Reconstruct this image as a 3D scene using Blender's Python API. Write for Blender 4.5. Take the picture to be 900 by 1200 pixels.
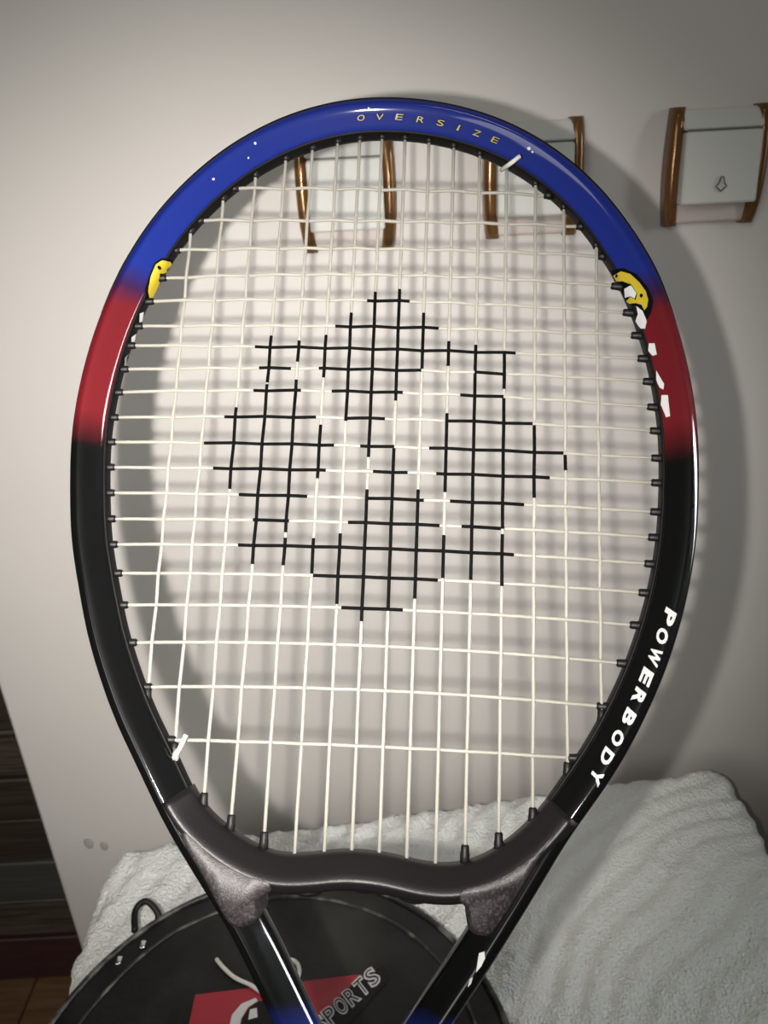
import bpy, bmesh, math, random
from mathutils import Vector, Matrix, noise
from mathutils.bvhtree import BVHTree

for o in list(bpy.data.objects):
    bpy.data.objects.remove(o)
random.seed(7)
SC = bpy.context.scene
COL = SC.collection

# ------------------------------------------------------------------ camera
F = 901.0                                   # focal length in pixels of the 900x1200 frame
PITCH, ROLL = math.radians(24.5), math.radians(3.0)
CAM = Vector((0, 0, 1.3))
_u0 = Vector((0, math.sin(PITCH), math.cos(PITCH)))
FWD = Vector((0, math.cos(PITCH), -math.sin(PITCH)))
_x = Vector((1, 0, 0))
RGT = _x * math.cos(ROLL) - _u0 * math.sin(ROLL)
UPV = _u0 * math.cos(ROLL) + _x * math.sin(ROLL)
CAMROT = Matrix((RGT, UPV, -FWD)).transposed()

cd = bpy.data.cameras.new('camera')
cam = bpy.data.objects.new('camera', cd)
COL.objects.link(cam)
cam.matrix_world = Matrix.Translation(CAM) @ CAMROT.to_4x4()
cd.sensor_fit = 'VERTICAL'
cd.sensor_height = 36.0
cd.lens = F / 1200 * 36.0
cd.clip_start = 0.01
cd.dof.use_dof = True
cd.dof.focus_distance = 0.335
cd.dof.aperture_fstop = 18.0
SC.camera = cam

# ------------------------------------------------------------------ light
w = bpy.data.worlds.new('world')
SC.world = w
w.use_nodes = True
w.node_tree.nodes['Background'].inputs[0].default_value = (0.95, 1.0, 0.90, 1)
w.node_tree.nodes['Background'].inputs[1].default_value = 0.035

def light(name, kind, loc, target, power, color=(1, 1, 1), **kw):
    d = bpy.data.lights.new(name, kind)
    d.energy = power
    d.color = color
    for k, v in kw.items():
        setattr(d, k, v)
    o = bpy.data.objects.new(name, d)
    COL.objects.link(o)
    o.location = loc
    o.rotation_euler = (Vector(target) - Vector(loc)).to_track_quat('-Z', 'Y').to_euler()
    return o

# phone flash, beside the lens
fl = CAM + RGT * -0.035 + UPV * -0.006
light('phone_flash', 'SPOT', fl, fl + (RGT * -0.080 + UPV * -0.01 + FWD * 1.0), 24.0, (1.0, 0.95, 0.895),
      spot_size=math.radians(83), spot_blend=1.0, shadow_soft_size=0.004)
# ceiling lamp above and a window at the left, behind the photographer
light('ceiling_lamp', 'POINT', (0.02, -0.25, 2.45), (0, 0, 0), 2.5, (1.0, 0.98, 0.93), shadow_soft_size=0.05)
light('side_window', 'AREA', (-1.05, -1.25, 1.75), (-0.3, 0.69, 0.9), 4.0, (1.0, 0.99, 0.90), shape='RECTANGLE', size=0.8, size_y=1.0, spread=math.radians(110))
# tall unseen light added off to the right, for the streak on the frame
light('added_streak_light', 'AREA', (1.25, 0.06, 1.43), (0.12, 0.24, 1.08), 1.1, (0.95, 0.98, 1.0), shape='RECTANGLE', size=0.14, size_y=0.5, spread=math.radians(60))

SC.view_settings.view_transform = 'Standard'
SC.view_settings.look = 'None'
SC.view_settings.gamma = 1.0
SC.view_settings.exposure = 0.0
SC.view_settings.use_curve_mapping = False

# ------------------------------------------------------------------ pixel helpers (photo pixel -> point on a real plane)
def ray(x, y):
    return RGT * ((x - 450) / F) + UPV * ((600 - y) / F) + FWD

def on_y(x, y, D):
    d = ray(x, y)
    return CAM + d * (D / d.y)

def on_z(x, y, z):
    d = ray(x, y)
    return CAM + d * ((z - CAM.z) / d.z)

# ------------------------------------------------------------------ materials
def mat(name, color, rough=0.5, metal=0.0, coat=0.0, spec=0.5, bump=None, var=None, coat_rough=0.05):
    m = bpy.data.materials.new(name)
    m.use_nodes = True
    nt = m.node_tree
    b = nt.nodes['Principled BSDF']
    b.inputs['Base Color'].default_value = (*color, 1)
    b.inputs['Roughness'].default_value = rough
    b.inputs['Metallic'].default_value = metal
    b.inputs['Coat Weight'].default_value = coat
    b.inputs['Coat Roughness'].default_value = coat_rough
    b.inputs['Specular IOR Level'].default_value = spec
    tc = nt.nodes.new('ShaderNodeTexCoord')
    if bump:
        scale, strength, dist = bump
        n = nt.nodes.new('ShaderNodeTexNoise')
        n.inputs['Scale'].default_value = scale
        n.inputs['Detail'].default_value = 6
        bp = nt.nodes.new('ShaderNodeBump')
        bp.inputs['Strength'].default_value = strength
        bp.inputs['Distance'].default_value = dist
        nt.links.new(tc.outputs['Object'], n.inputs['Vector'])
        nt.links.new(n.outputs['Fac'], bp.inputs['Height'])
        nt.links.new(bp.outputs['Normal'], b.inputs['Normal'])
    if var:
        scale, c2, lo, hi = var
        n = nt.nodes.new('ShaderNodeTexNoise')
        n.inputs['Scale'].default_value = scale
        n.inputs['Detail'].default_value = 5
        r = nt.nodes.new('ShaderNodeValToRGB')
        r.color_ramp.elements[0].position = lo
        r.color_ramp.elements[0].color = (*color, 1)
        r.color_ramp.elements[1].position = hi
        r.color_ramp.elements[1].color = (*c2, 1)
        nt.links.new(tc.outputs['Object'], n.inputs['Vector'])
        nt.links.new(n.outputs['Fac'], r.inputs['Fac'])
        nt.links.new(r.outputs['Color'], b.inputs['Base Color'])
    return m

M_WALL = mat('wall_paint', (0.63, 0.60, 0.575), 0.75, bump=(40, 0.12, 0.004), var=(3.0, (0.59, 0.56, 0.535), 0.35, 0.7), spec=0.3)
M_BLACK = mat('black_plastic', (0.004, 0.004, 0.004), 0.5, spec=0.25)
M_BUMPER = mat('bumper_plastic', (0.0025, 0.0025, 0.0025), 0.55, spec=0.15)
M_INK = mat('black_ink', (0.0015, 0.0015, 0.0015), 0.7, spec=0.05)
M_WHITE = mat('white_print', (0.42, 0.42, 0.42), 0.5)
M_YELLOW = mat('yellow_print', (0.34, 0.26, 0.012), 0.4)
M_OLIVE = mat('gold_print', (0.24, 0.19, 0.015), 0.4)
M_BRIDGE = mat('smooth_brown_plastic', (0.0045, 0.0035, 0.0038), 0.42, spec=0.3, bump=(1400, 0.2, 0.0004))
M_YOKE = mat('speckled_brown_plastic', (0.008, 0.006, 0.0066), 0.5, spec=0.5, bump=(1700, 0.3, 0.0004), var=(1000, (0.045, 0.034, 0.037), 0.48, 0.72))
M_SWITCH = mat('switch_plastic', (0.58, 0.58, 0.55), 0.6, spec=0.3)
M_SWITCH_LOW = mat('switch_box_plastic', (0.52, 0.46, 0.43), 0.5)
M_SEAM = mat('switch_seam', (0.10, 0.10, 0.09), 0.6)
M_RAIL = mat('bronze_brown_trim', (0.18, 0.088, 0.03), 0.22, metal=0.4)
M_BAG = mat('black_vinyl', (0.004, 0.0044, 0.004), 0.5, spec=0.3, bump=(45, 0.25, 0.004), var=(9, (0.03, 0.031, 0.027), 0.52, 0.80))
M_PIPING = mat('vinyl_piping', (0.012, 0.013, 0.012), 0.4, var=(60, (0.15, 0.15, 0.13), 0.5, 0.72))
M_RED = mat('red_vinyl_print', (0.23, 0.012, 0.022), 0.45)
M_CORD = mat('white_cord', (0.45, 0.45, 0.41), 0.7)
M_METAL = mat('nickel', (0.6, 0.6, 0.6), 0.25, metal=1.0)
M_STOOL = mat('stool_wood', (0.12, 0.07, 0.04), 0.5)
M_GRIP = mat('grip_wrap', (0.015, 0.015, 0.016), 0.7)

# translucent nylon string
def string_mat():
    m = bpy.data.materials.new('white_nylon_string')
    m.use_nodes = True
    nt = m.node_tree
    b = nt.nodes['Principled BSDF']
    b.inputs['Base Color'].default_value = (0.40, 0.385, 0.345, 1)
    b.inputs['Roughness'].default_value = 0.4
    b.inputs['Specular IOR Level'].default_value = 0.3
    t = nt.nodes.new('ShaderNodeBsdfTranslucent')
    t.inputs['Color'].default_value = (0.55, 0.53, 0.48, 1)
    mx = nt.nodes.new('ShaderNodeMixShader')
    mx.inputs[0].default_value = 0.5
    nt.links.new(b.outputs[0], mx.inputs[1])
    nt.links.new(t.outputs[0], mx.inputs[2])
    nt.links.new(mx.outputs[0], nt.nodes['Material Output'].inputs['Surface'])
    return m
M_STRING = string_mat()

def towel_mat():
    m = mat('white_terry', (0.72, 0.74, 0.71), 0.95, spec=0.1)
    nt = m.node_tree
    b = nt.nodes['Principled BSDF']
    tc = nt.nodes.new('ShaderNodeTexCoord')
    v = nt.nodes.new('ShaderNodeTexVoronoi'); v.inputs['Scale'].default_value = 420
    n = nt.nodes.new('ShaderNodeTexNoise'); n.inputs['Scale'].default_value = 160; n.inputs['Detail'].default_value = 4
    ad = nt.nodes.new('ShaderNodeMath'); ad.operation = 'ADD'
    bp = nt.nodes.new('ShaderNodeBump'); bp.inputs['Strength'].default_value = 0.8; bp.inputs['Distance'].default_value = 0.003
    nt.links.new(tc.outputs['Object'], v.inputs['Vector']); nt.links.new(tc.outputs['Object'], n.inputs['Vector'])
    nt.links.new(v.outputs['Distance'], ad.inputs[0]); nt.links.new(n.outputs['Fac'], ad.inputs[1])
    nt.links.new(ad.outputs[0], bp.inputs['Height']); nt.links.new(bp.outputs['Normal'], b.inputs['Normal'])
    b.inputs['Sheen Weight'].default_value = 0.3
    return m
M_TOWEL = towel_mat()

def wood_mat(name, c1, c2, rough=0.5, scale=(1.2, 14, 14)):
    m = mat(name, c1, rough)
    nt = m.node_tree
    b = nt.nodes['Principled BSDF']
    tc = nt.nodes.new('ShaderNodeTexCoord')
    mp = nt.nodes.new('ShaderNodeMapping'); mp.inputs['Scale'].default_value = scale
    n = nt.nodes.new('ShaderNodeTexNoise'); n.inputs['Scale'].default_value = 7; n.inputs['Detail'].default_value = 7; n.inputs['Distortion'].default_value = 0.6
    r = nt.nodes.new('ShaderNodeValToRGB')
    r.color_ramp.elements[0].position = 0.35; r.color_ramp.elements[0].color = (*c1, 1)
    r.color_ramp.elements[1].position = 0.70; r.color_ramp.elements[1].color = (*c2, 1)
    nt.links.new(tc.outputs['Object'], mp.inputs['Vector']); nt.links.new(mp.outputs[0], n.inputs['Vector'])
    nt.links.new(n.outputs['Fac'], r.inputs['Fac']); nt.links.new(r.outputs[0], b.inputs['Base Color'])
    return m
M_FLOOR = wood_mat('floor_wood', (0.16, 0.085, 0.04), (0.26, 0.15, 0.075), 0.4)
M_PLANKS = [wood_mat('dark_plank', (0.030, 0.022, 0.018), (0.062, 0.045, 0.034)),
            wood_mat('maroon_plank', (0.045, 0.016, 0.020), (0.07, 0.024, 0.028)),
            wood_mat('grey_plank', (0.055, 0.055, 0.05), (0.08, 0.08, 0.07)),
            wood_mat('grained_plank', (0.022, 0.016, 0.014), (0.13, 0.10, 0.08), scale=(1.5, 60, 60))]

# ------------------------------------------------------------------ mesh helpers
def link(name, me, material, parent=None, smooth=True):
    o = bpy.data.objects.new(name, me)
    COL.objects.link(o)
    if material and not me.materials:
        me.materials.append(material)
    if smooth:
        me.polygons.foreach_set('use_smooth', [True] * len(me.polygons))
    if parent:
        o.parent = parent
    return o

def mesh_of(verts, faces, name='m'):
    me = bpy.data.meshes.new(name)
    me.from_pydata([tuple(v) for v in verts], [], faces)
    me.update()
    return me

def tag(o, label, cat, group=None, kind=None):
    o['label'] = label
    o['category'] = cat
    if group: o['group'] = group
    if kind: o['kind'] = kind
    return o

def struct(o, label=None):
    o['kind'] = 'structure'
    if label: o['label'] = label
    return o

def box_bm(lo, hi, bevel=0.0, segs=2):
    bm = bmesh.new()
    bmesh.ops.create_cube(bm, size=1)
    for v in bm.verts:
        v.co = Vector([lo[i] + (v.co[i] + .5) * (hi[i] - lo[i]) for i in range(3)])
    if bevel:
        bmesh.ops.bevel(bm, geom=bm.edges[:], offset=bevel, segments=segs, profile=0.5, affect='EDGES')
    return bm

def box(name, lo, hi, material, parent=None, bevel=0.0, segs=2):
    bm = box_bm(lo, hi, bevel, segs)
    me = bpy.data.meshes.new(name)
    bm.to_mesh(me); bm.free()
    o = link(name, me, material, parent, smooth=False)
    if bevel:
        for p in me.polygons:
            p.use_smooth = len(p.vertices) >= 3 and p.area < 4 * bevel * max(hi[i] - lo[i] for i in range(3))
    return o

def tube(pts, rad, sides=8, closed=False, up=Vector((0, 0, 1)), mats=None):
    """round tube through pts; rad number or list; returns mesh"""
    n = len(pts)
    vs, fs, mi = [], [], []
    for i, p in enumerate(pts):
        a = pts[(i - 1) % n] if (closed or i) else pts[0]
        b = pts[(i + 1) % n] if (closed or i < n - 1) else pts[-1]
        t = (b - a).normalized()
        s = t.cross(up)
        if s.length < 1e-5: s = t.cross(Vector((1, 0, 0)))
        s.normalize()
        q = s.cross(t)
        r = rad[i] if isinstance(rad, (list, tuple)) else rad
        for k in range(sides):
            an = 2 * math.pi * k / sides
            vs.append(p + s * (r * math.cos(an)) + q * (r * math.sin(an)))
    for i in range(n if closed else n - 1):
        j = (i + 1) % n
        for k in range(sides):
            l = (k + 1) % sides
            fs.append((i * sides + k, i * sides + l, j * sides + l, j * sides + k))
            mi.append(mats[i] if mats else 0)
    if not closed:
        fs.append(tuple(range(sides))[::-1]); mi.append(mi[0])
        fs.append(tuple(range((n - 1) * sides, n * sides))); mi.append(mi[-2])
    me = mesh_of(vs, fs)
    if mats:
        me.polygons.foreach_set('material_index', mi)
    return me

def catmull(P, per=8, closed=False):
    out = []
    n = len(P)
    for i in range(n if closed else n - 1):
        g = lambda k: P[k % n] if closed else P[min(max(k, 0), n - 1)]
        p0, p1, p2, p3 = g(i - 1), g(i), g(i + 1), g(i + 2)
        for k in range(per):
            t = k / per
            out.append(0.5 * ((2 * p1) + (p2 - p0) * t + (2 * p0 - 5 * p1 + 4 * p2 - p3) * t * t + (3 * p1 - p0 - 3 * p2 + p3) * t ** 3))
    if not closed: out.append(P[-1].copy())
    return out

def resample(P, step):
    out = [P[0].copy()]
    acc = 0.0
    for a, b in zip(P, P[1:]):
        L = (b - a).length
        if L == 0: continue
        d = step - acc
        while d <= L:
            out.append(a.lerp(b, d / L)); d += step
        acc = L - (d - step)
    return out

def smooth_path(P, it):
    for _ in range(it):
        P = [P[0]] + [(P[i - 1] + 2 * P[i] + P[i + 1]) / 4 for i in range(1, len(P) - 1)] + [P[-1]]
    return P

# ================================================================== THE ROOM
WALLY = 0.69
WX0 = -0.428
wl = box('wall_back', (WX0, WALLY, 0), (1.6, WALLY + 0.15, 2.6), M_WALL, bevel=0.004)
struct(wl, 'cream painted wall behind the racket')
# two small dents in the plaster near the corner
for (px, py, s) in ((104, 988, 0.006), (122, 991, 0.005)):
    c = on_y(px, py, WALLY)
    bm = bmesh.new()
    bmesh.ops.create_uvsphere(bm, u_segments=12, v_segments=6, radius=1)
    for v in bm.verts:
        v.co = Vector((c.x + v.co.x * s, WALLY + v.co.y * 0.0012, c.z + v.co.z * s * 1.6))
    me = bpy.data.meshes.new('plaster_chip'); bm.to_mesh(me); bm.free()
    link('plaster_chip', me, bpy.data.materials.get('chip') or mat('chip', (0.42, 0.40, 0.37), 0.9), wl)

# floor of boards
fl_o = bpy.data.objects.new('floor', None); COL.objects.link(fl_o)
struct(fl_o, 'brown wooden plank floor')
bm = box_bm((-0.058, -1.1, -0.02), (0.058, 1.1, 0.0), 0.002, 1)
bme = bpy.data.meshes.new('floor_board'); bm.to_mesh(bme); bm.free()
for i in range(26):
    b = link('floor_board', bme, M_FLOOR, fl_o, smooth=False)
    b.location = (-1.55 + i * 0.118, 0.55, 0)
box('subfloor', (-1.62, -0.56, -0.05), (1.6, 1.66, -0.0205), M_STOOL, fl_o)

# dark wooden plank partition beyond the wall's end
part = bpy.data.objects.new('plank_partition', None); COL.objects.link(part)
part.location = (-0.95, 0.93, 0)
tag(part, 'dark wooden partition of horizontal planks left of the cream wall', 'partition')
PY = 0.93
zs = [on_y(40, y, PY).z for y in (1092, 1050, 1003, 955, 905, 850, 800)]
zs = [0.0] + zs
while zs[-1] < 2.2: zs.append(zs[-1] + 0.11)
order = [1, 3, 2, 0, 0, 3, 0]
for i, (a, b) in enumerate(zip(zs, zs[1:])):
    m = M_PLANKS[order[i] if i < len(order) else (0, 3, 0)[i % 3]]
    box('plank', (-0.70, -0.012 + 0.004 * (i % 2), a + 0.0025), (0.75, 0.02, b - 0.0025), m, part, bevel=0.003)
box('backing_board', (-0.70, 0.02, 0), (0.75, 0.035, zs[-1]), M_PLANKS[0], part)

# ================================================================== LIGHT SWITCHES
def rail_mesh(side):
    """bowed side trim, thicker in the middle"""
    pts = []
    for k in range(13):
        t = -1 + 2 * k / 12
        x = side * (0.0355 - 0.0035 * t * t * (1 if t < 0 else 0.5))
        pts.append((x, t * 0.0445, 0.0165 - 0.006 * t ** 4))
    vs, fs = [], []
    hw = 0.0052
    prof = [(-hw, 0), (-hw, .72), (-hw * .6, .96), (0, 1.0), (hw * .6, .96), (hw, .72), (hw, 0)]
    for (x, z, d) in pts:
        for (dx, dd) in prof:
            vs.append(Vector((x + dx, -d * dd, z)))
    m = len(prof)
    for i in range(len(pts) - 1):
        for k in range(m - 1):
            fs.append((i * m + k, i * m + k + 1, (i + 1) * m + k + 1, (i + 1) * m + k))
        fs.append((i * m + m - 1, i * m, (i + 1) * m, (i + 1) * m + m - 1))
    fs.append(tuple(range(m))[::-1]); fs.append(tuple(range((len(pts) - 1) * m, len(pts) * m)))
    return mesh_of(vs, fs)

def make_switch():
    root = bpy.data.objects.new('light_switch', None); COL.objects.link(root)
    box('switch_box', (-0.0345, -0.0085, -0.043), (0.0345, 0, 0.043), M_SWITCH_LOW, root, bevel=0.003, segs=3)
    # sloped cap above the rocker
    vs = [Vector(p) for p in ((-.0315, -.008, .043), (.0315, -.008, .043), (.0315, -.019, .0275), (-.0315, -.019, .0275), (-.0315, -.004, .043), (.0315, -.004, .043), (.0315, -.004, .0275), (-.0315, -.004, .0275))]
    cap = mesh_of(vs, [(0, 1, 2, 3)[::-1], (4, 5, 6, 7), (3, 2, 6, 7)[::-1], (0, 4, 5, 1)[::-1], (1, 5, 6, 2)[::-1], (0, 3, 7, 4)[::-1]])
    bm = bmesh.new(); bm.from_mesh(cap); bmesh.ops.recalc_face_normals(bm, faces=bm.faces)
    bmesh.ops.bevel(bm, geom=bm.edges[:], offset=.0012, segments=2, affect='EDGES'); bm.to_mesh(cap); bm.free()
    link('cap_strip', cap, M_SWITCH, root, smooth=False)
    rk = box('rocker', (-.0305, -.0215, -.0275), (.0305, -.003, .0262), M_SWITCH, root, bevel=.0022, segs=3)
    for v in rk.data.vertices:                     # rocker leans out at its lower end
        if v.co.y < -.012: v.co.y -= (0.0262 - v.co.z) * 0.06
    box('seam', (-.0295, -.0185, .0258), (.0295, -.004, .0278), M_SEAM, root)
    # small bell mark near the lower end of the rocker
    bell = [(0, .0062), (.0013, .0055), (.0018, .003), (.0026, .0008), (.0046, -.0008), (.0026, -.0022), (.0012, -.0036), (0, -.0046)]
    loop = bell + [(-x, y) for (x, y) in bell[-2:0:-1]]
    def bell_pt(x, z): return Vector((x, -.0251 - .0, z - .0135))
    outer = [bell_pt(x, z) for x, z in loop]
    me = tube(outer, .0006, 6, closed=True, up=Vector((0, 1, 0)))
    link('bell_mark', me, M_SEAM, rk)
    for s in (-1, 1):
        link('side_trim', rail_mesh(s), M_RAIL, root)
    return root

def copy_tree(o, parent=None):
    c = o.copy(); COL.objects.link(c); c.parent = parent
    for ch in list(o.children): copy_tree(ch, c)
    return c

sw = make_switch()
spots = [((833, 195), 'light switch with brown side trims, to the right of the racket, wholly uncovered'),
         ((406, 227), 'light switch seen through the strings under the top of the racket, left of the pair'),
         ((622, 210), 'light switch half hidden behind the blue upper right of the racket frame')]
for i, ((px, py), lab) in enumerate(spots):
    o = sw if i == 0 else copy_tree(sw)
    o.location = on_y(px, py, WALLY)
    if i:
        for ch in o.children_recursive:
            if ch.name.startswith('bell_mark'): bpy.data.objects.remove(ch)
    tag(o, lab, 'light switch', 'light switches on the wall')

# ================================================================== STOOL + TOWEL
TZ = 0.69
st = bpy.data.objects.new('stool', None); COL.objects.link(st)
st.location = (0.03, 0.25, 0)
tag(st, 'plain wooden stool hidden under the white towel', 'stool')
box('seat', (-0.28, -0.33, 0.62), (0.29, 0.30, 0.66), M_STOOL, st, bevel=.006)
for sx in (-.25, .26):
    for sy in (-.30, .26):
        box('leg', (sx - .02, sy - .02, 0), (sx + .02, sy + .02, 0.62), M_STOOL, st, bevel=.003)

BL, BR = Vector((-0.268, 0.548)), Vector((0.335, 0.618))
FL, FR = Vector((-0.262, -0.10)), Vector((0.322, -0.10))
NU, NV = 330, 300
verts, faces = [], []
for j in range(NV + 1):
    for i in range(NU + 1):
        u = -0.16 + 1.32 * i / NU
        v = -0.10 + 1.30 * j / NV                     # v: 0 front, 1 back
        uc, vc = min(max(u, 0), 1), min(max(v, 0), 1)
        p = (FL.lerp(FR, uc)).lerp(BL.lerp(BR, uc), vc)
        du, dv = (u - uc) * 0.62, (v - vc) * 0.70      # metres past the edge: hanging cloth
        ex = math.hypot(du, dv)
        Rr = 0.022
        off = Vector((0, 0))
        if ex > 0:
            dirv = Vector((du, dv)) / ex
            if ex < Rr * 1.57:
                a = ex / Rr
                off = dirv * (Rr * math.sin(a)); dz = Rr * (1 - math.cos(a))
            else:
                off = dirv * (Rr + 0.06 * (ex - Rr * 1.57)); dz = Rr + (ex - Rr * 1.57)
        else:
            dz = 0
        p = p + off
        x, y = p.x, p.y
        # a shallow crease pattern, ripples of terry and tufts
        big = noise.noise(Vector((x * 6, y * 6, 3))) * 0.0055
        rip = math.sin((math.hypot(x - 0.46, y - 0.18)) * 240 + 5 * noise.noise(Vector((x * 9, y * 9, 0)))) * 0.0017
        tuft = noise.fractal(Vector((x * 130, y * 130, dz * 130)), 1.0, 2.0, 3) * 0.0016
        edge = noise.noise(Vector((x * 45, y * 45, dz * 30))) * 0.003
        s = 1.0 if dz < Rr else 0.0
        px_ = p.x + (du / ex * (edge + tuft) if ex > 0 else 0)
        py_ = p.y + (dv / ex * (edge + tuft) if ex > 0 else 0)
        z = TZ - dz + s * (big + rip) + tuft * (1 if dz < Rr else .3) + (edge * .5)
        verts.append((px_, py_, z))
W1 = NU + 1
for j in range(NV):
    for i in range(NU):
        a = j * W1 + i
        faces.append((a, a + 1, a + W1 + 1, a + W1))
tw = link('towel', mesh_of(verts, faces, 'towel'), M_TOWEL)
tag(tw, 'white terry towel spread under the black racket cover', 'towel')

# ================================================================== RACKET COVER (on the towel)
BC = Vector((-0.101, 0.312))           # centre of the round head
RX, RY = 0.177, 0.176
B0, B1 = TZ + 0.0095, TZ + 0.041
bag = bpy.data.objects.new('racket_cover', None); COL.objects.link(bag)
bag.location = (BC.x, BC.y, B0)
tag(bag, 'round black vinyl racket cover with red print lying on the towel', 'racket cover')
outl = []
for k in range(97):                      # round head
    a = math.radians(-20 + 220 * k / 96)
    outl.append(Vector((RX * math.cos(a), RY * math.sin(a))))
for (x, y) in ((-.135, -.12), (-.095, -.19), (-.062, -.25), (-.05, -.33), (-.045, -.37), (.045, -.37), (.05, -.33), (.062, -.25), (.095, -.19), (.135, -.12)):
    outl.append(Vector((x, y)))
outl = catmull([Vector((p.x, p.y, 0)) for p in outl], 3, closed=True)
n = len(outl)
cen = Vector((0, 0.0, 0))
H = B1 - B0
rings = [(1.0, 0.0), (1.0, H * .80), (.985, H * .93), (.955, H * .99), (.90, H * 1.03), (.75, H * 1.06), (.5, H * 1.10), (.25, H * 1.12)]
vs, fs = [], []
def bag_h(x, y): return 0.0022 * noise.noise(Vector((x * 14, y * 14, 1))) + 0.0012 * noise.noise(Vector((x * 40, y * 25, 7)))
for ri, (s, z) in enumerate(rings):
    for p in outl:
        x, y = p.x * s, p.y * (s if p.y > 0 or True else 1)
        vs.append(Vector((x, y, z + (bag_h(x, y) if ri > 2 else 0))))
for ri in range(len(rings) - 1):
    for k in range(n):
        l = (k + 1) % n
        fs.append((ri * n + k, ri * n + l, (ri + 1) * n + l, (ri + 1) * n + k))
vs.append(Vector((0, 0, H * 1.13))); c = len(vs) - 1
for k in range(n): fs.append(((len(rings) - 1) * n + k, (len(rings) - 1) * n + (k + 1) % n, c))
fs.append(tuple(range(n))[::-1])
body_me = mesh_of(vs, fs)
link('body', body_me, M_BAG, bag)
bag_bvh = BVHTree.FromPolygons([tuple(v) for v in vs], fs)
# raised seam piping round the top edge, and a second welt line further in
link('piping', tube([Vector((p.x * .985, p.y * .985, H * .96)) for p in outl], .0024, 8, closed=True), M_PIPING, bag)
link('welt', tube([Vector((p.x * .86, p.y * .86, H * 1.035 + bag_h(p.x * .86, p.y * .86))) for p in outl], .0016, 6, closed=True), M_PIPING, bag)
# zip round the side
zp = link('zip_tape', tube([Vector((p.x * 1.001, p.y * 1.001, H * .5)) for p in outl], .0022, 6, closed=True), M_BLACK, bag)
def bag_local(px, py, h=0.0):
    """photo pixel -> point on the cover's top, lifted by h"""
    o = CAM - bag.location
    d = ray(px, py).normalized()
    hit = bag_bvh.ray_cast(o, d)
    if hit[0] is None:
        p = on_z(px, py, B1) - bag.location
        hit = bag_bvh.ray_cast(Vector((p.x, p.y, 1)), Vector((0, 0, -1)))
        if hit[0] is None: return Vector((p.x, p.y, H + h))
    return hit[0] + hit[1] * h
for (px, py) in ((140, 1128), (168, 1109)):
    c = bag_local(px, py, .001)
    bm = box_bm((c.x - .0022, c.y - .0035, c.z - .001), (c.x + .0022, c.y + .0035, c.z + .0022), .0008)
    me = bpy.data.meshes.new('zip_slider'); bm.to_mesh(me); bm.free()
    link('zip_slider', me, M_METAL, bag)
a = bag_local(158, 1092); b = bag_local(183, 1078)
loop = catmull([a, a.lerp(b, .2) + Vector((-.006, .014, .006)), a.lerp(b, .6) + Vector((-.004, .016, .010)), b + Vector((0, .006, .004)), b], 5)
link('hanging_loop', tube(loop, .0028, 6), M_BLACK, bag)

def fill_mesh(loop, cuts=2, extra=None):
    """polygon (2D points) triangulated and refined; returns (points2d, faces)"""
    bm = bmesh.new()
    vv = [bm.verts.new((x, y, 0)) for x, y in loop]
    bm.faces.new(vv).normal_update()
    bmesh.ops.triangulate(bm, faces=bm.faces[:], ngon_method='EAR_CLIP')
    if cuts: bmesh.ops.subdivide_edges(bm, edges=bm.edges[:], cuts=cuts, use_grid_fill=True)
    bmesh.ops.triangulate(bm, faces=bm.faces[:])
    bm.verts.index_update()
    P = [(v.co.x, v.co.y) for v in bm.verts]
    Fs = [tuple(v.index for v in f.verts) for f in bm.faces]
    bm.free()
    return P, Fs

def bag_decal(name, loop, material, h, cuts=3):
    P, Fs = fill_mesh(loop, cuts)
    return link(name, mesh_of([bag_local(x, y, h) for x, y in P], Fs), material, bag)

def text_geo(ch, offset=0.0):
    c = bpy.data.curves.new('t', 'FONT')
    c.body = ch
    c.offset = offset
    c.resolution_u = 3
    c.fill_mode = 'FRONT'
    o = bpy.data.objects.new('t', c); COL.objects.link(o)
    bpy.context.view_layer.update()
    me = bpy.data.meshes.new_from_object(o.evaluated_get(bpy.context.evaluated_depsgraph_get()))
    bpy.data.objects.remove(o)
    bm = bmesh.new(); bm.from_mesh(me)
    bmesh.ops.remove_doubles(bm, verts=bm.verts, dist=1e-5)
    bmesh.ops.triangulate(bm, faces=bm.faces[:])
    for _ in range(2):
        big = [e for e in bm.edges if e.calc_length() > 0.16]
        if big:
            bmesh.ops.subdivide_edges(bm, edges=big, cuts=1)
            bmesh.ops.triangulate(bm, faces=bm.faces[:])
    bm.verts.index_update()
    P = [Vector((v.co.x, v.co.y)) for v in bm.verts]
    Fs = [tuple(v.index for v in f.verts) for f in bm.faces]
    bm.free()
    bpy.data.meshes.remove(me)
    x0, x1 = min(p.x for p in P), max(p.x for p in P)
    y0, y1 = min(p.y for p in P), max(p.y for p in P)
    return P, Fs, (x0, x1, y0, y1)

def letter_px(ch, centre, angle, wpx, hpx, shear=0.0, offset=0.0, fit=None):
    """glyph laid out in photo pixels; angle = reading direction, clockwise positive (image y down)"""
    P, Fs, bb = text_geo(ch, offset)
    x0, x1, y0, y1 = fit or bb
    ca, sa = math.cos(angle), math.sin(angle)
    out = []
    for p in P:
        v = (p.y - (y0 + y1) / 2) / (y1 - y0) * hpx
        u = (p.x - (x0 + x1) / 2) / max(x1 - x0, 1e-6) * wpx + shear * v
        out.append((centre[0] + ca * u + sa * v, centre[1] + sa * u - ca * v))
    return out, Fs, bb

bag_decal('red_print', [(229, 1166), (423, 1142), (369, 1204), (340, 1236), (213, 1240)], M_RED, .0004, 4)
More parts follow.
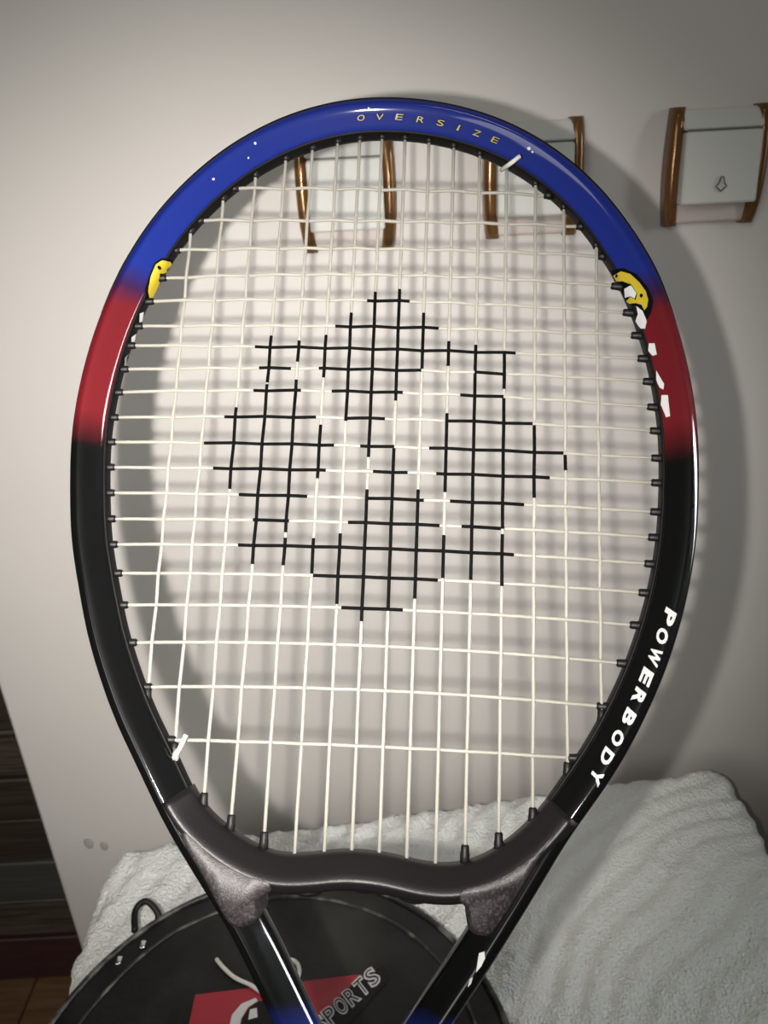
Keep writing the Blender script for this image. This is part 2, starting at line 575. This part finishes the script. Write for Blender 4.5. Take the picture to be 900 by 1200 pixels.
# black diagonal band with the outlined word
bag_decal('print_band', [(424, 1143), (449, 1133), (458, 1146), (330, 1290), (296, 1290)], M_BLACK, .0006, 4)
for k, ch in enumerate('SPORTS'):
    t = k - 5
    cpos = (436 + t * 12.2, 1146 - t * 11.2)
    for (off, m, h) in ((0.055, M_WHITE, .0009), (-0.012, M_BLACK, .0012)):
        _, _, bb = text_geo(ch, 0.0)
        P, Fs, _ = letter_px(ch, cpos, math.radians(-43), 12.5, 19, 0.1, off, fit=bb)
        link('printed_letter', mesh_of([bag_local(x, y, h) for x, y in P], Fs), m, bag)
# round white and black badge beside the racket shaft
def disc_px(cx, cy, rx, ry, nn=28): return [(cx + rx * math.cos(2 * math.pi * k / nn), cy + ry * math.sin(2 * math.pi * k / nn)) for k in range(nn)]
bag_decal('badge_arc', [(268, 1208), (272, 1190), (283, 1177), (300, 1170), (302, 1174), (291, 1181), (283, 1194), (280, 1208)], M_WHITE, .0008, 2)
bag_decal('badge_ground', [(281, 1208), (284, 1194), (292, 1182), (303, 1174), (318, 1172), (330, 1208)], M_BLACK, .0007, 2)
bag_decal('badge_block', [(293, 1184), (301, 1182), (302, 1193), (291, 1196)], M_WHITE, .0010, 1)
# white cord looped on the cover
cp = [(254, 1126), (262, 1136), (276, 1148), (293, 1156), (310, 1166), (328, 1166), (346, 1154), (351, 1139), (345, 1128), (328, 1126)]
link('cord', tube(catmull([bag_local(x, y, .0022) for x, y in cp], 5), .0016, 6), M_CORD, bag)

# ================================================================== TENNIS RACKET
u_ = Vector((200, 4884, -901)).normalized()
r_ = Vector((1, -0.03, 0.059)); r_ = (r_ - u_ * r_.dot(u_)).normalized()
n_ = r_.cross(u_)
P0 = Vector((0, 30, -901)) / 901 * 0.33
BUTT = 0.523                                            # head centre to butt end
HEAD_TO_W = Matrix.Translation(CAM) @ CAMROT.to_4x4() @ Matrix.Translation(P0) @ Matrix((r_, u_, n_)).transposed().to_4x4()
RK_W = HEAD_TO_W @ Matrix.Translation((0, -BUTT, 0))
RK_INV = RK_W.inverted()
racket = bpy.data.objects.new('tennis_racket', None); COL.objects.link(racket)
racket.matrix_world = RK_W
tag(racket, 'blue, red and black tennis racket with white strings, upright before the wall', 'tennis racket')
CAM_L = RK_INV @ CAM

def rk(px, py, c=0.0):
    """photo pixel -> racket coordinates on the plane at depth c"""
    d = (RK_INV.to_3x3() @ ray(px, py))
    t = (c - CAM_L.z) / d.z
    return CAM_L + d * t

# --- frame: one tube from shaft end round the head to the other shaft end
outer_px = [(325, 1205), (304, 1160), (283, 1115), (266, 1083), (230, 1025), (197, 970), (175, 925), (155, 882), (138, 847), (118, 791), (104, 742), (93, 680), (86, 635), (84.5, 575), (86, 515), (94, 462), (107, 410), (125, 360), (150, 310), (185, 257),
            (230, 209), (280, 171), (340, 141), (400, 125), (450, 121), (500, 124), (550, 134), (600, 152), (650, 181), (700, 224), (740, 275), (770, 326), (793, 386),
            (809, 450), (817, 510), (818, 560), (817, 610), (812, 660), (802, 712), (790, 755), (775, 798), (755, 842), (738, 876), (719, 908), (695, 943), (667, 981), (635, 1035), (594, 1102), (565, 1148), (535, 1192), (527, 1205)]
FW, FD = 0.0138, 0.0224                                   # tube width in the racket plane, depth
outer = [rk(x, y, 0.004) for x, y in outer_px]
outer = [Vector((p.x, p.y, 0)) for p in outer]
# the shafts run on to the grip
flat = lambda x, y: Vector((rk(x, y, .004).x, rk(x, y, .004).y, 0))
gl, gr = flat(388, 1350), flat(452, 1350)
hc = (gl + gr) / 2
outer = [gl + Vector((0, -.04, 0)), gl, flat(373, 1310), flat(347, 1252)] + outer + [flat(498, 1250), flat(467, 1310), gr, gr + Vector((0, -.04, 0))]
path = smooth_path(resample(catmull(outer, 10), 0.0035), 10)
NP = len(path)
tang, cent = [], []
for i in range(NP):
    t = (path[min(i + 1, NP - 1)] - path[max(i - 1, 0)]).normalized()
    tang.append(t)
inw = [Vector((t.y, -t.x, 0)) for t in tang]               # inward (path runs clockwise)
cent = [path[i] + inw[i] * FW / 2 for i in range(NP)]

# cross-section (outward, towards the viewer) in mm: a ridge near the outside, a broad face falling to the inside
_pf = [(6.9, 0), (6.7, 4.2), (6.1, 7.6), (5.3, 9.3), (3.8, 10.15), (2.2, 10.85), (0.9, 10.4), (-0.8, 9.2), (-3.6, 6.5), (-5.9, 4.3), (-6.8, 2.6), (-6.9, 0)]
_pf = _pf + [(x, -y) for x, y in _pf[-2:0:-1]]
PROF = [Vector((p.x, p.y)) * .001 for p in catmull([Vector((x, y, 0)) for x, y in _pf], 2, closed=True)]
NPF = len(PROF)
PNRM = []
for k in range(NPF):
    d = (PROF[(k + 1) % NPF] - PROF[k - 1]).normalized()
    PNRM.append(Vector((d.y, -d.x)))

def sweep(C, N, widths=None, ks=1.0, kc=1.0):
    vs, fs = [], []
    m = len(C)
    for i in range(m):
        ww = widths[i] if widths else 1.0
        for k in range(NPF):
            vs.append(C[i] - N[i] * (PROF[k].x * ks * ww) + Vector((0, 0, PROF[k].y * kc)))
    for i in range(m - 1):
        for k in range(NPF):
            l = (k + 1) % NPF
            fs.append((i * NPF + k, i * NPF + l, (i + 1) * NPF + l, (i + 1) * NPF + k)[::-1])
    fs.append(tuple(range(NPF)))
    fs.append(tuple(range((m - 1) * NPF, m * NPF))[::-1])
    return vs, fs

fv, ff = sweep(cent, inw)

def paint_mat():
    m = bpy.data.materials.new('racket_paint')
    m.use_nodes = True
    nt = m.node_tree
    b = nt.nodes['Principled BSDF']
    b.inputs['Roughness'].default_value = 0.5
    b.inputs['Specular IOR Level'].default_value = 0.05
    b.inputs['Coat Weight'].default_value = 0.8
    b.inputs['Coat Roughness'].default_value = 0.07
    tc = nt.nodes.new('ShaderNodeTexCoord')
    sp = nt.nodes.new('ShaderNodeSeparateXYZ')
    nz = nt.nodes.new('ShaderNodeTexNoise'); nz.inputs['Scale'].default_value = 60
    add = nt.nodes.new('ShaderNodeMath'); add.operation = 'MULTIPLY_ADD'; add.inputs[1].default_value = 0.006
    mr = nt.nodes.new('ShaderNodeMapRange')
    y0, y1 = 0.2, BUTT + 0.2
    mr.inputs['From Min'].default_value = y0; mr.inputs['From Max'].default_value = y1
    rp = nt.nodes.new('ShaderNodeValToRGB')
    def at(py): return (rk(450, py).y - y0) / (y1 - y0)
    BLU, RED, BLK = (0.006, 0.014, 0.125, 1), (0.085, 0.006, 0.009, 1), (0.0014, 0.0015, 0.0016, 1)
    stops = [(at(1205), BLU), (at(1160), BLK), (at(528), BLK), (at(485), RED), (at(362), RED), (at(342), (0.02, 0.006, 0.03, 1)), (at(318), BLU)]
    el = rp.color_ramp.elements
    el[0].position, el[0].color = stops[0]
    el[1].position, el[1].color = stops[-1]
    for pos, colr in stops[1:-1]:
        e = el.new(pos); e.color = colr
    nt.links.new(tc.outputs['Object'], sp.inputs[0])
    nt.links.new(tc.outputs['Object'], nz.inputs['Vector'])
    nt.links.new(nz.outputs['Fac'], add.inputs[0]); nt.links.new(sp.outputs['Y'], add.inputs[2])
    nt.links.new(add.outputs[0], mr.inputs['Value'])
    nt.links.new(mr.outputs[0], rp.inputs['Fac'])
    nt.links.new(rp.outputs['Color'], b.inputs['Base Color'])
    return m
M_PAINT = paint_mat()
frame = link('frame', mesh_of(fv, ff), M_PAINT, racket)
bvh = BVHTree.FromPolygons([tuple(v) for v in fv], ff)

def idx_near(px, py):
    q = rk(px, py, 0.004)
    return min(range(NP), key=lambda i: (path[i] - Vector((q.x, q.y, 0))).length)

# bumper guard over the crown, outside
i0, i1 = idx_near(128, 372), idx_near(793, 386)
def band(name, ia, ib, k0, k1, lift, material):
    ks = list(range(k0, k1 + 1))
    vs, fs = [], []
    for i in range(ia, ib + 1):
        f = min(1.0, (i - ia + 1) / 8, (ib - i + 1) / 8)
        ring = [PROF[k % NPF] + PNRM[k % NPF] * (lift * f) for k in ks] + [PROF[k % NPF] - PNRM[k % NPF] * .0004 for k in ks[::-1]]
        vs += [cent[i] - inw[i] * q.x + Vector((0, 0, q.y)) for q in ring]
    m = 2 * len(ks)
    for i in range(ib - ia):
        for k in range(m):
            l = (k + 1) % m
            fs.append((i * m + k, i * m + l, (i + 1) * m + l, (i + 1) * m + k)[::-1])
    fs.append(tuple(range(m))); fs.append(tuple(range((ib - ia) * m, (ib - ia + 1) * m))[::-1])
    return link(name, mesh_of(vs, fs), material, racket)
band('bumper_guard', i0, i1, -6, 5, 0.0007, M_BUMPER)
# grommet strip along the inside of the head
j0, j1 = idx_near(200, 965), idx_near(655, 990)
gs = band('grommet_strip', j0, j1, 19, NPF - 19, 0.0005, M_BUMPER)

# --- throat bridge and webs
br_px = [(209, 930), (218, 947), (234, 967), (257, 987), (286, 1006), (322, 1020), (362, 1021), (405, 1017), (450, 1021), (492, 1031), (528, 1034), (566, 1026), (600, 1007), (628, 984), (648, 962), (662, 944)]
brp = [rk(x, y, 0.0) for x, y in br_px]
brp = smooth_path(resample(catmull([Vector((p.x, p.y, 0)) for p in brp], 10), 0.003), 3)
bt = [(brp[min(i + 1, len(brp) - 1)] - brp[max(i - 1, 0)]).normalized() for i in range(len(brp))]
bn = [Vector((t.y, -t.x, 0)) for t in bt]
bn = [-q for q in bn]
bvv, bff = sweep(brp, bn, None, 0.98, 1.06)
bff = [f[::-1] for f in bff]
bridge = link('throat_bridge', mesh_of(bvv, bff), M_BRIDGE, racket)
bbvh = BVHTree.FromPolygons([tuple(v) for v in bvv], bff)

def web(name, loop_px, half):
    P3 = [rk(x, y, half * .8) for x, y in loop_px]
    P3 = catmull([Vector((p.x, p.y, 0)) for p in P3], 4, closed=True)
    c = sum(P3, Vector()) / len(P3)
    vs, fs = [], []
    nn = len(P3)
    lay = [(0.84, half), (0.94, half * .92), (1.0, half * .62), (1.0, -half * .62), (0.94, -half * .92), (.84, -half)]
    for s, z in lay:
        for p in P3: vs.append(c + (p - c) * s + Vector((0, 0, z)))
    for i in range(len(lay) - 1):
        for k in range(nn):
            l = (k + 1) % nn
            fs.append((i * nn + k, i * nn + l, (i + 1) * nn + l, (i + 1) * nn + k))
    fs.append(tuple(range(nn))[::-1]); fs.append(tuple(range((len(lay) - 1) * nn, len(lay) * nn)))
    me = mesh_of(vs, fs)
    bm = bmesh.new(); bm.from_mesh(me); bmesh.ops.recalc_face_normals(bm, faces=bm.faces); bm.to_mesh(me); bm.free()
    return link(name, me, M_YOKE, racket)
web('throat_web', [(212, 966), (250, 1000), (290, 1022), (322, 1032), (320, 1044), (304, 1056), (303, 1078), (286, 1088), (268, 1082), (237, 1026), (212, 983)], 0.0116)
web('throat_web', [(657, 968), (624, 1000), (580, 1028), (536, 1042), (534, 1054), (546, 1066), (549, 1090), (562, 1098), (578, 1092), (614, 1036), (640, 994)], 0.0116)
# small moulded pads under the bridge
for (px, py, wpx) in ((362, 1040, 17), (428, 1036, 15), (487, 1048, 20)):
    c = rk(px, py, 0.0)
    bm = bmesh.new(); bmesh.ops.create_uvsphere(bm, u_segments=16, v_segments=8, radius=1)
    for v in bm.verts: v.co = Vector((c.x + v.co.x * wpx * .00037, c.y + v.co.y * .0028, v.co.z * .008))
    me = bpy.data.meshes.new('string_pad'); bm.to_mesh(me); bm.free()
    link('string_pad', me, M_BLACK, bridge)

# --- grip (below the picture's edge)
oct_ = []
for k in range(8):
    a = math.pi / 8 + k * math.pi / 4
    oct_.append((0.0155 * math.cos(a), 0.0165 * math.sin(a)))
vs, fs = [], []
ys = [0.0, 0.004, 0.012] + [0.03 + 0.18 * k / 40 for k in range(41)] + [hc.y - 0.012, hc.y - 0.004]
for q, y in enumerate(ys):
    s = (1.12, 1.18, 1.15)[q] if q < 3 else (1.0 + 0.025 * (q % 2) if q < len(ys) - 1 else 1.0)
    for (x, z) in oct_: vs.append(Vector((hc.x * (y / hc.y) + x * s, y, z * s)))
for i in range(len(ys) - 1):
    for k in range(8):
        l = (k + 1) % 8
        fs.append((i * 8 + k, i * 8 + l, (i + 1) * 8 + l, (i + 1) * 8 + k)[::-1])
fs.append(tuple(range(8))); fs.append(tuple(range((len(ys) - 1) * 8, len(ys) * 8))[::-1])
link('grip', mesh_of(vs, fs), M_GRIP, racket, smooth=False)

# --- strings
mains = [(219, 175), (254, 212), (290, 251), (324, 285), (356, 323), (386.5, 358), (414, 390.5), (441, 421), (469, 452), (498, 483.3), (528, 516), (559.3, 549.3), (592.3, 586.7), (627, 625), (661, 664.3), (699, 704.3)]
crosses = [(221, 222, 227), (258.5, 259, 265), (293, 291.5, 300), (325.5, 322, 335), (353, 352.2, 366), (382, 383, 393), (405, 409, 420), (432.5, 433, 447), (459.5, 459.3, 477), (489, 490.4, 505),
           (518, 523, 537), (547.5, 552.7, 566), (577.5, 584, 600), (608, 613, 630), (638, 642.7, 661), (671.7, 676.7, 695), (709, 713.5, 733), (753, 757, 778), (805, 809, 829), (867, 875, 889)]
cx_left = [262, 240, 222, 200, 187, 172, 165, 155, 147, 141, 137, 134, 133, 133, 134, 137, 145, 160, 178, 204]
cx_right = [600, 672, 698, 715, 730, 742, 750, 758, 764, 769, 772, 773, 771, 769, 764, 758, 748, 735, 716, 680]
ink_main = {3: [(478, 573)], 4: [(394, 449), (451, 661)], 5: [(399, 425), (445, 624), (630, 663)], 6: [(393, 443), (498, 561), (631, 676)], 7: [(367, 494), (625, 708)],
            8: [(343, 536), (574, 728)], 9: [(339, 470), (525, 713)], 10: [(367, 434), (574, 702)], 11: [(400, 430), (485, 577), (627, 678)], 12: [(405, 681)],
            13: [(413, 456), (463, 620), (626, 687)], 14: [(495, 584)], 15: [(533, 552)]}
ink_cross = {5: [(430, 480)], 6: [(393, 514)], 7: [(299, 604)], 8: [(304, 341), (374, 494), (556, 593)], 9: [(297, 353), (389, 472), (539, 590)], 10: [(263, 371), (405, 451), (523, 624)],
             11: [(239, 392), (422, 462), (503, 660)], 12: [(250, 382), (437, 478), (511, 644)], 13: [(280, 360), (430, 497), (527, 614)], 14: [(297, 339), (408, 515), (541, 588)],
             15: [(279, 602)], 16: [(367, 513)], 17: [(400, 472)]}

def main_x(i, y):
    a, b = mains[i]
    return a + (b - a) * (y - 320) / 470

def cross_y(j, x):
    l, m, r = crosses[j]
    xl, xm, xr = cx_left[j], 440, cx_right[j]
    if xr - xm < 1: xr = xm + 60
    L0 = (x - xm) * (x - xr) / ((xl - xm) * (xl - xr))
    L1 = (x - xl) * (x - xr) / ((xm - xl) * (xm - xr))
    L2 = (x - xl) * (x - xm) / ((xr - xl) * (xr - xm))
    return l * L0 + m * L1 + r * L2

# closed head loop in racket coordinates (frame centre line + bridge centre line)
loop2 = [cent[i] for i in range(idx_near(205, 970), idx_near(655, 988) + 1)] + brp[::-1]
def seg_hit(a, b, want_far=False):
    """parameter values along a->b where the head loop is crossed"""
    ts = []
    for p, q in zip(loop2, loop2[1:] + loop2[:1]):
        d1, d2 = b - a, q - p
        den = d1.x * d2.y - d1.y * d2.x
        if abs(den) < 1e-12: continue
        t = ((p.x - a.x) * d2.y - (p.y - a.y) * d2.x) / den
        s = ((p.x - a.x) * d1.y - (p.y - a.y) * d1.x) / den
        if 0 <= s <= 1: ts.append(t)
    return ts

SR = 0.00074
grom_jobs = []
def build_string(points, inks, key, name):
    """points: list of (key value, racket point); inks: black stretches along key"""
    me_pts = [p for _, p in points]
    ml = []
    for (k0, _), (k1, _) in zip(points, points[1:]):
        mid = (k0 + k1) / 2
        ml.append(1 if any(a <= mid <= b for a, b in inks) else 0)
    me = tube(me_pts, SR, 8, mats=ml)
    me.materials.append(M_STRING); me.materials.append(M_INK)
    return link(name, me, None, racket)

for i in range(16):
    a = rk(main_x(i, 320), 320); b = rk(main_x(i, 790), 790)
    a2, b2 = Vector((a.x, a.y, 0)), Vector((b.x, b.y, 0))
    ts = sorted(seg_hit(a2, b2))
    t0 = max([t for t in ts if t < .3]); t1 = min([t for t in ts if t > .75])
    def pix_y(t):                                      # image y of the point at t
        p = HEAD_TO_W @ (a2.lerp(b2, t) - Vector((0, BUTT, 0)))
        d = p - CAM
        return 600 - F * d.dot(UPV) / d.dot(FWD)
    ya, yb = pix_y(t0), pix_y(t1)
    hits = [(cross_y(j, main_x(i, crosses[j][1])), j) for j in range(20)]
    keys = {ya: 0, yb: 0}
    for y, j in hits:
        inside = ya + 4 < y < yb - 4
        if inside: keys[y] = 1 if (i + j) % 2 else -1
    ks = sorted(keys)
    mids = [(k0 + k1) / 2 for k0, k1 in zip(ks, ks[1:])]
    for m in mids: keys[m] = 0
    inks = ink_main.get(i + 1, [])
    allk = sorted(set(keys) | {v for ab in inks for v in ab if ya < v < yb})
    base = sorted(keys)
    def off(y):
        if y in keys: return keys[y] * 0.00062
        for k0, k1 in zip(base, base[1:]):
            if k0 <= y <= k1: return (keys[k0] + (keys[k1] - keys[k0]) * (y - k0) / (k1 - k0)) * 0.00062
        return 0
    pts = []
    for y in allk:
        q = rk(main_x(i, y), y)
        pts.append((y, Vector((q.x, q.y, off(y)))))
    build_string(pts, inks, 'y', 'main_string')
    d = (b2 - a2).normalized()
    grom_jobs.append((a2.lerp(b2, t0), d, 'top', i)); grom_jobs.append((a2.lerp(b2, t1), -d, 'bottom', i))

for j in range(20):
    pa = rk(cx_left[j], cross_y(j, cx_left[j])); pb = rk(cx_right[j], cross_y(j, cx_right[j]))
    a2, b2 = Vector((pa.x, pa.y, 0)), Vector((pb.x, pb.y, 0))
    ts = sorted(seg_hit(a2, b2))
    t0 = max([t for t in ts if t < .3]); t1 = min([t for t in ts if t > .7])
    A, B = a2.lerp(b2, t0), a2.lerp(b2, t1)
    xa = cx_left[j] + (cx_right[j] - cx_left[j]) * t0
    xb = cx_left[j] + (cx_right[j] - cx_left[j]) * t1
    keys = {xa: 0, xb: 0}
    for i in range(16):
        x = main_x(i, cross_y(j, mains[i][0]))
        if xa + 4 < x < xb - 4: keys[x] = -1 if (i + j) % 2 else 1
    ks = sorted(keys)
    for k0, k1 in zip(ks, ks[1:]): keys[(k0 + k1) / 2] = 0
    inks = ink_cross.get(j + 1, [])
    allk = sorted(set(keys) | {v for ab in inks for v in ab if xa < v < xb})
    base = sorted(keys)
    pts = []
    for x in allk:
        if x in keys: o_ = keys[x]
        else:
            o_ = 0
            for k0, k1 in zip(base, base[1:]):
                if k0 <= x <= k1: o_ = keys[k0] + (keys[k1] - keys[k0]) * (x - k0) / (k1 - k0)
        q = rk(x, cross_y(j, x))
        pts.append((x, Vector((q.x, q.y, o_ * 0.00062))))
    build_string(pts, inks, 'x', 'cross_string')
    d0 = (pts[1][1] - pts[0][1]); d0.z = 0; d1 = (pts[-2][1] - pts[-1][1]); d1.z = 0
    grom_jobs.append((pts[0][1], d0.normalized(), 'side', j)); grom_jobs.append((pts[-1][1], d1.normalized(), 'side', j))

# grommets: one short split barrel shared by all
gp = [Vector((0, y, 0)) for y in (-0.004, 0.0, 0.0010, 0.0034, 0.0039)]
gme = tube(gp, [0.0019, 0.0019, 0.0017, 0.0016, 0.0011], 10)
gme.materials.append(M_BLACK)
for p, d, where, k in grom_jobs:
    if where == 'bottom' and 5 <= k <= 10: continue             # strings enter the bridge directly
    # distance from the centre line to the inner wall along the string
    near = min(range(NP), key=lambda q: (cent[q] - p).length)
    cosn = abs(d.dot(inw[near])) if (cent[near] - p).length < .004 else 1.0
    reach = min(FW / 2 / max(cosn, .35), 0.013)
    if where == 'bottom' and 2 <= k <= 4 or where == 'bottom' and 11 <= k <= 13: reach = 0.0092
    o = link('grommet', gme, None, racket)
    ln = 1.0 if where != 'top' else 0.55
    if where == 'side' and k < 3: ln = .55
    o.matrix_local = Matrix.Translation(p + d * reach) @ Matrix((d.cross(Vector((0, 0, 1))), d, Vector((0, 0, 1)))).transposed().to_4x4() @ Matrix.Diagonal((1, ln, 1, 1))

# knotted string ends
def tail(px_list, lift):
    pts = []
    for (x, y, c) in px_list: pts.append(rk(x, y, c))
    link('string_tail', tube(catmull(pts, 4), 0.0010, 8), M_CORD, racket)
tail([(588, 199, 0.000), (592, 196, 0.008), (599, 191, 0.0128), (609, 183, 0.0135)], 0)
tail([(201, 893, 0.0), (206, 885, .003), (212, 874, .005), (218, 861, .006)], 0)
c = rk(205, 887, .002)
link('knot', tube([c + Vector((-.001, -.003, 0)), c, c + Vector((.001, .003, 0))], [.0012, .0019, .0012], 8), M_STRING, racket)

# --- prints on the frame
def on_frame(px, py, h):
    d = (RK_INV.to_3x3() @ ray(px, py)).normalized()
    hit = bvh.ray_cast(CAM_L, d)
    if hit[0] is None:
        q = rk(px, py, 0.0)
        loc, nor, _, _ = bvh.find_nearest(q)
        return loc + nor * h
    nor = hit[1] if hit[1].dot(d) < 0 else -hit[1]
    return hit[0] + nor * h

def frame_decal(name, loop, material, h=0.00015, cuts=3, label=None):
    P, Fs = fill_mesh(loop, cuts)
    o = link(name, mesh_of([on_frame(x, y, h) for x, y in P], Fs), material, racket)
    if label: o['label'] = label
    return o
def frame_letter(ch, c, ang, wpx, hpx, m, shear=0, offset=0.0, h=0.0002):
    P, Fs, _ = letter_px(ch, c, ang, wpx, hpx, shear, offset)
    link('printed_letter', mesh_of([on_frame(x, y, h) for x, y in P], Fs), m, racket)

pw = [(784, 723.5), (776, 745.5), (767.5, 769), (757.5, 793.5), (748.3, 816.8), (736.9, 841), (723.9, 865), (711, 887), (699, 910)]
for k, ch in enumerate('POWERBODY'):
    a, b = pw[max(k - 1, 0)], pw[min(k + 1, 8)]
    ang = math.atan2(b[1] - a[1], b[0] - a[0])
    frame_letter(ch, pw[k], ang, 18 if ch != 'W' else 20.5, 14, M_WHITE, 0.28, 0.045)
ov = [(423, 138), (445, 137), (468, 137), (493, 140), (516.5, 144), (537.5, 149.5), (559, 156), (580.5, 164)]
for k, ch in enumerate('OVERSIZE'):
    a, b = ov[max(k - 1, 0)], ov[min(k + 1, 7)]
    ang = math.atan2(b[1] - a[1], b[0] - a[0])
    frame_letter(ch, ov[k], ang, 9.5 if ch != 'I' else 3.5, 8.5, M_INK, 0.2, 0.05, .00012)
    frame_letter(ch, ov[k], ang, 8.5 if ch != 'I' else 2.2, 7, M_OLIVE, 0.2, 0.0, .00025)

def z2(pts, ox, oy, s): return [(ox + x / s, oy + y / s) for x, y in pts]
Zr = lambda pts: z2(pts, 660, 290, 4.615)
frame_decal('emblem_ground', Zr([(265, 120), (330, 112), (400, 145), (460, 215), (490, 290), (480, 350), (460, 390), (420, 330), (340, 290), (290, 200)]), M_INK, .0008, 3)
frame_decal('crescent_emblem', Zr([(282, 148), (318, 130), (370, 145), (418, 190), (452, 237), (466, 285), (460, 322), (445, 342), (430, 312), (400, 302), (370, 302), (353, 288), (372, 266), (398, 286), (407, 248), (372, 202), (330, 182), (298, 178)]), M_YELLOW, .0011, 3, 'yellow crescent emblem')
frame_decal('emblem_dot', Zr(disc_px(430, 262, 9, 11, 10)), M_INK, .0014, 0)
frame_decal('emblem_dot', Zr(disc_px(302, 150, 6, 9, 10)), M_INK, .0014, 0)
for lp in ([(340, 222), (372, 206), (402, 248), (392, 278), (372, 264), (345, 268)],
           [(402, 318), (436, 346), (457, 400), (450, 440), (430, 438), (402, 398), (412, 360)],
           [(470, 520), (500, 520), (512, 580), (490, 588), (468, 560)],
           [(510, 668), (552, 740), (548, 770), (528, 760), (512, 720)],
           [(538, 800), (572, 800), (584, 915), (562, 920), (535, 850)]):
    frame_decal('white_print', Zr(lp), M_WHITE, .0010, 1)
Zl = lambda pts: z2(pts, 90, 280, 4.615)
frame_decal('emblem_ground', Zl([(370, 345), (366, 270), (392, 190), (418, 130), (455, 104), (505, 108), (520, 140), (500, 180), (450, 250), (420, 330)]), M_INK, .0008, 3)
frame_decal('crescent_emblem', Zl([(383, 332), (377, 280), (396, 200), (422, 140), (456, 115), (496, 119), (510, 140), (494, 168), (462, 182), (438, 184), (440, 230), (416, 282), (397, 318)]), M_YELLOW, .0011, 3, 'yellow crescent emblem')
frame_decal('emblem_dot', Zl(disc_px(438, 155, 9, 10, 10)), M_INK, .0014, 0)
for lp in ([(330, 400), (352, 392), (345, 440), (328, 450)], [(285, 530), (310, 510), (300, 560), (283, 560)], [(250, 640), (278, 620), (268, 675), (246, 690)]):
    frame_decal('white_print', Zl(lp), M_WHITE, .0010, 1)
# paint chips
for (x, y, s) in ((299, 168, 1.6), (291, 185, 1.3), (250, 210, 1.5), (432, 127, 1.5), (620, 174, 2.2), (624, 178, 1.4)):
    frame_decal('paint_chip', disc_px(x, y, s * random.uniform(.7, 1.3), s, 7), M_WHITE, .00018, 0)
frame_decal('paint_chip', [(561.5, 1117), (568, 1115), (568.5, 1123), (564, 1132), (558, 1139.5), (559.5, 1130)], M_WHITE, .00018, 1)
frame_decal('paint_chip', [(551, 1147), (554, 1145), (552, 1152), (548, 1157)], M_WHITE, .00018, 1)
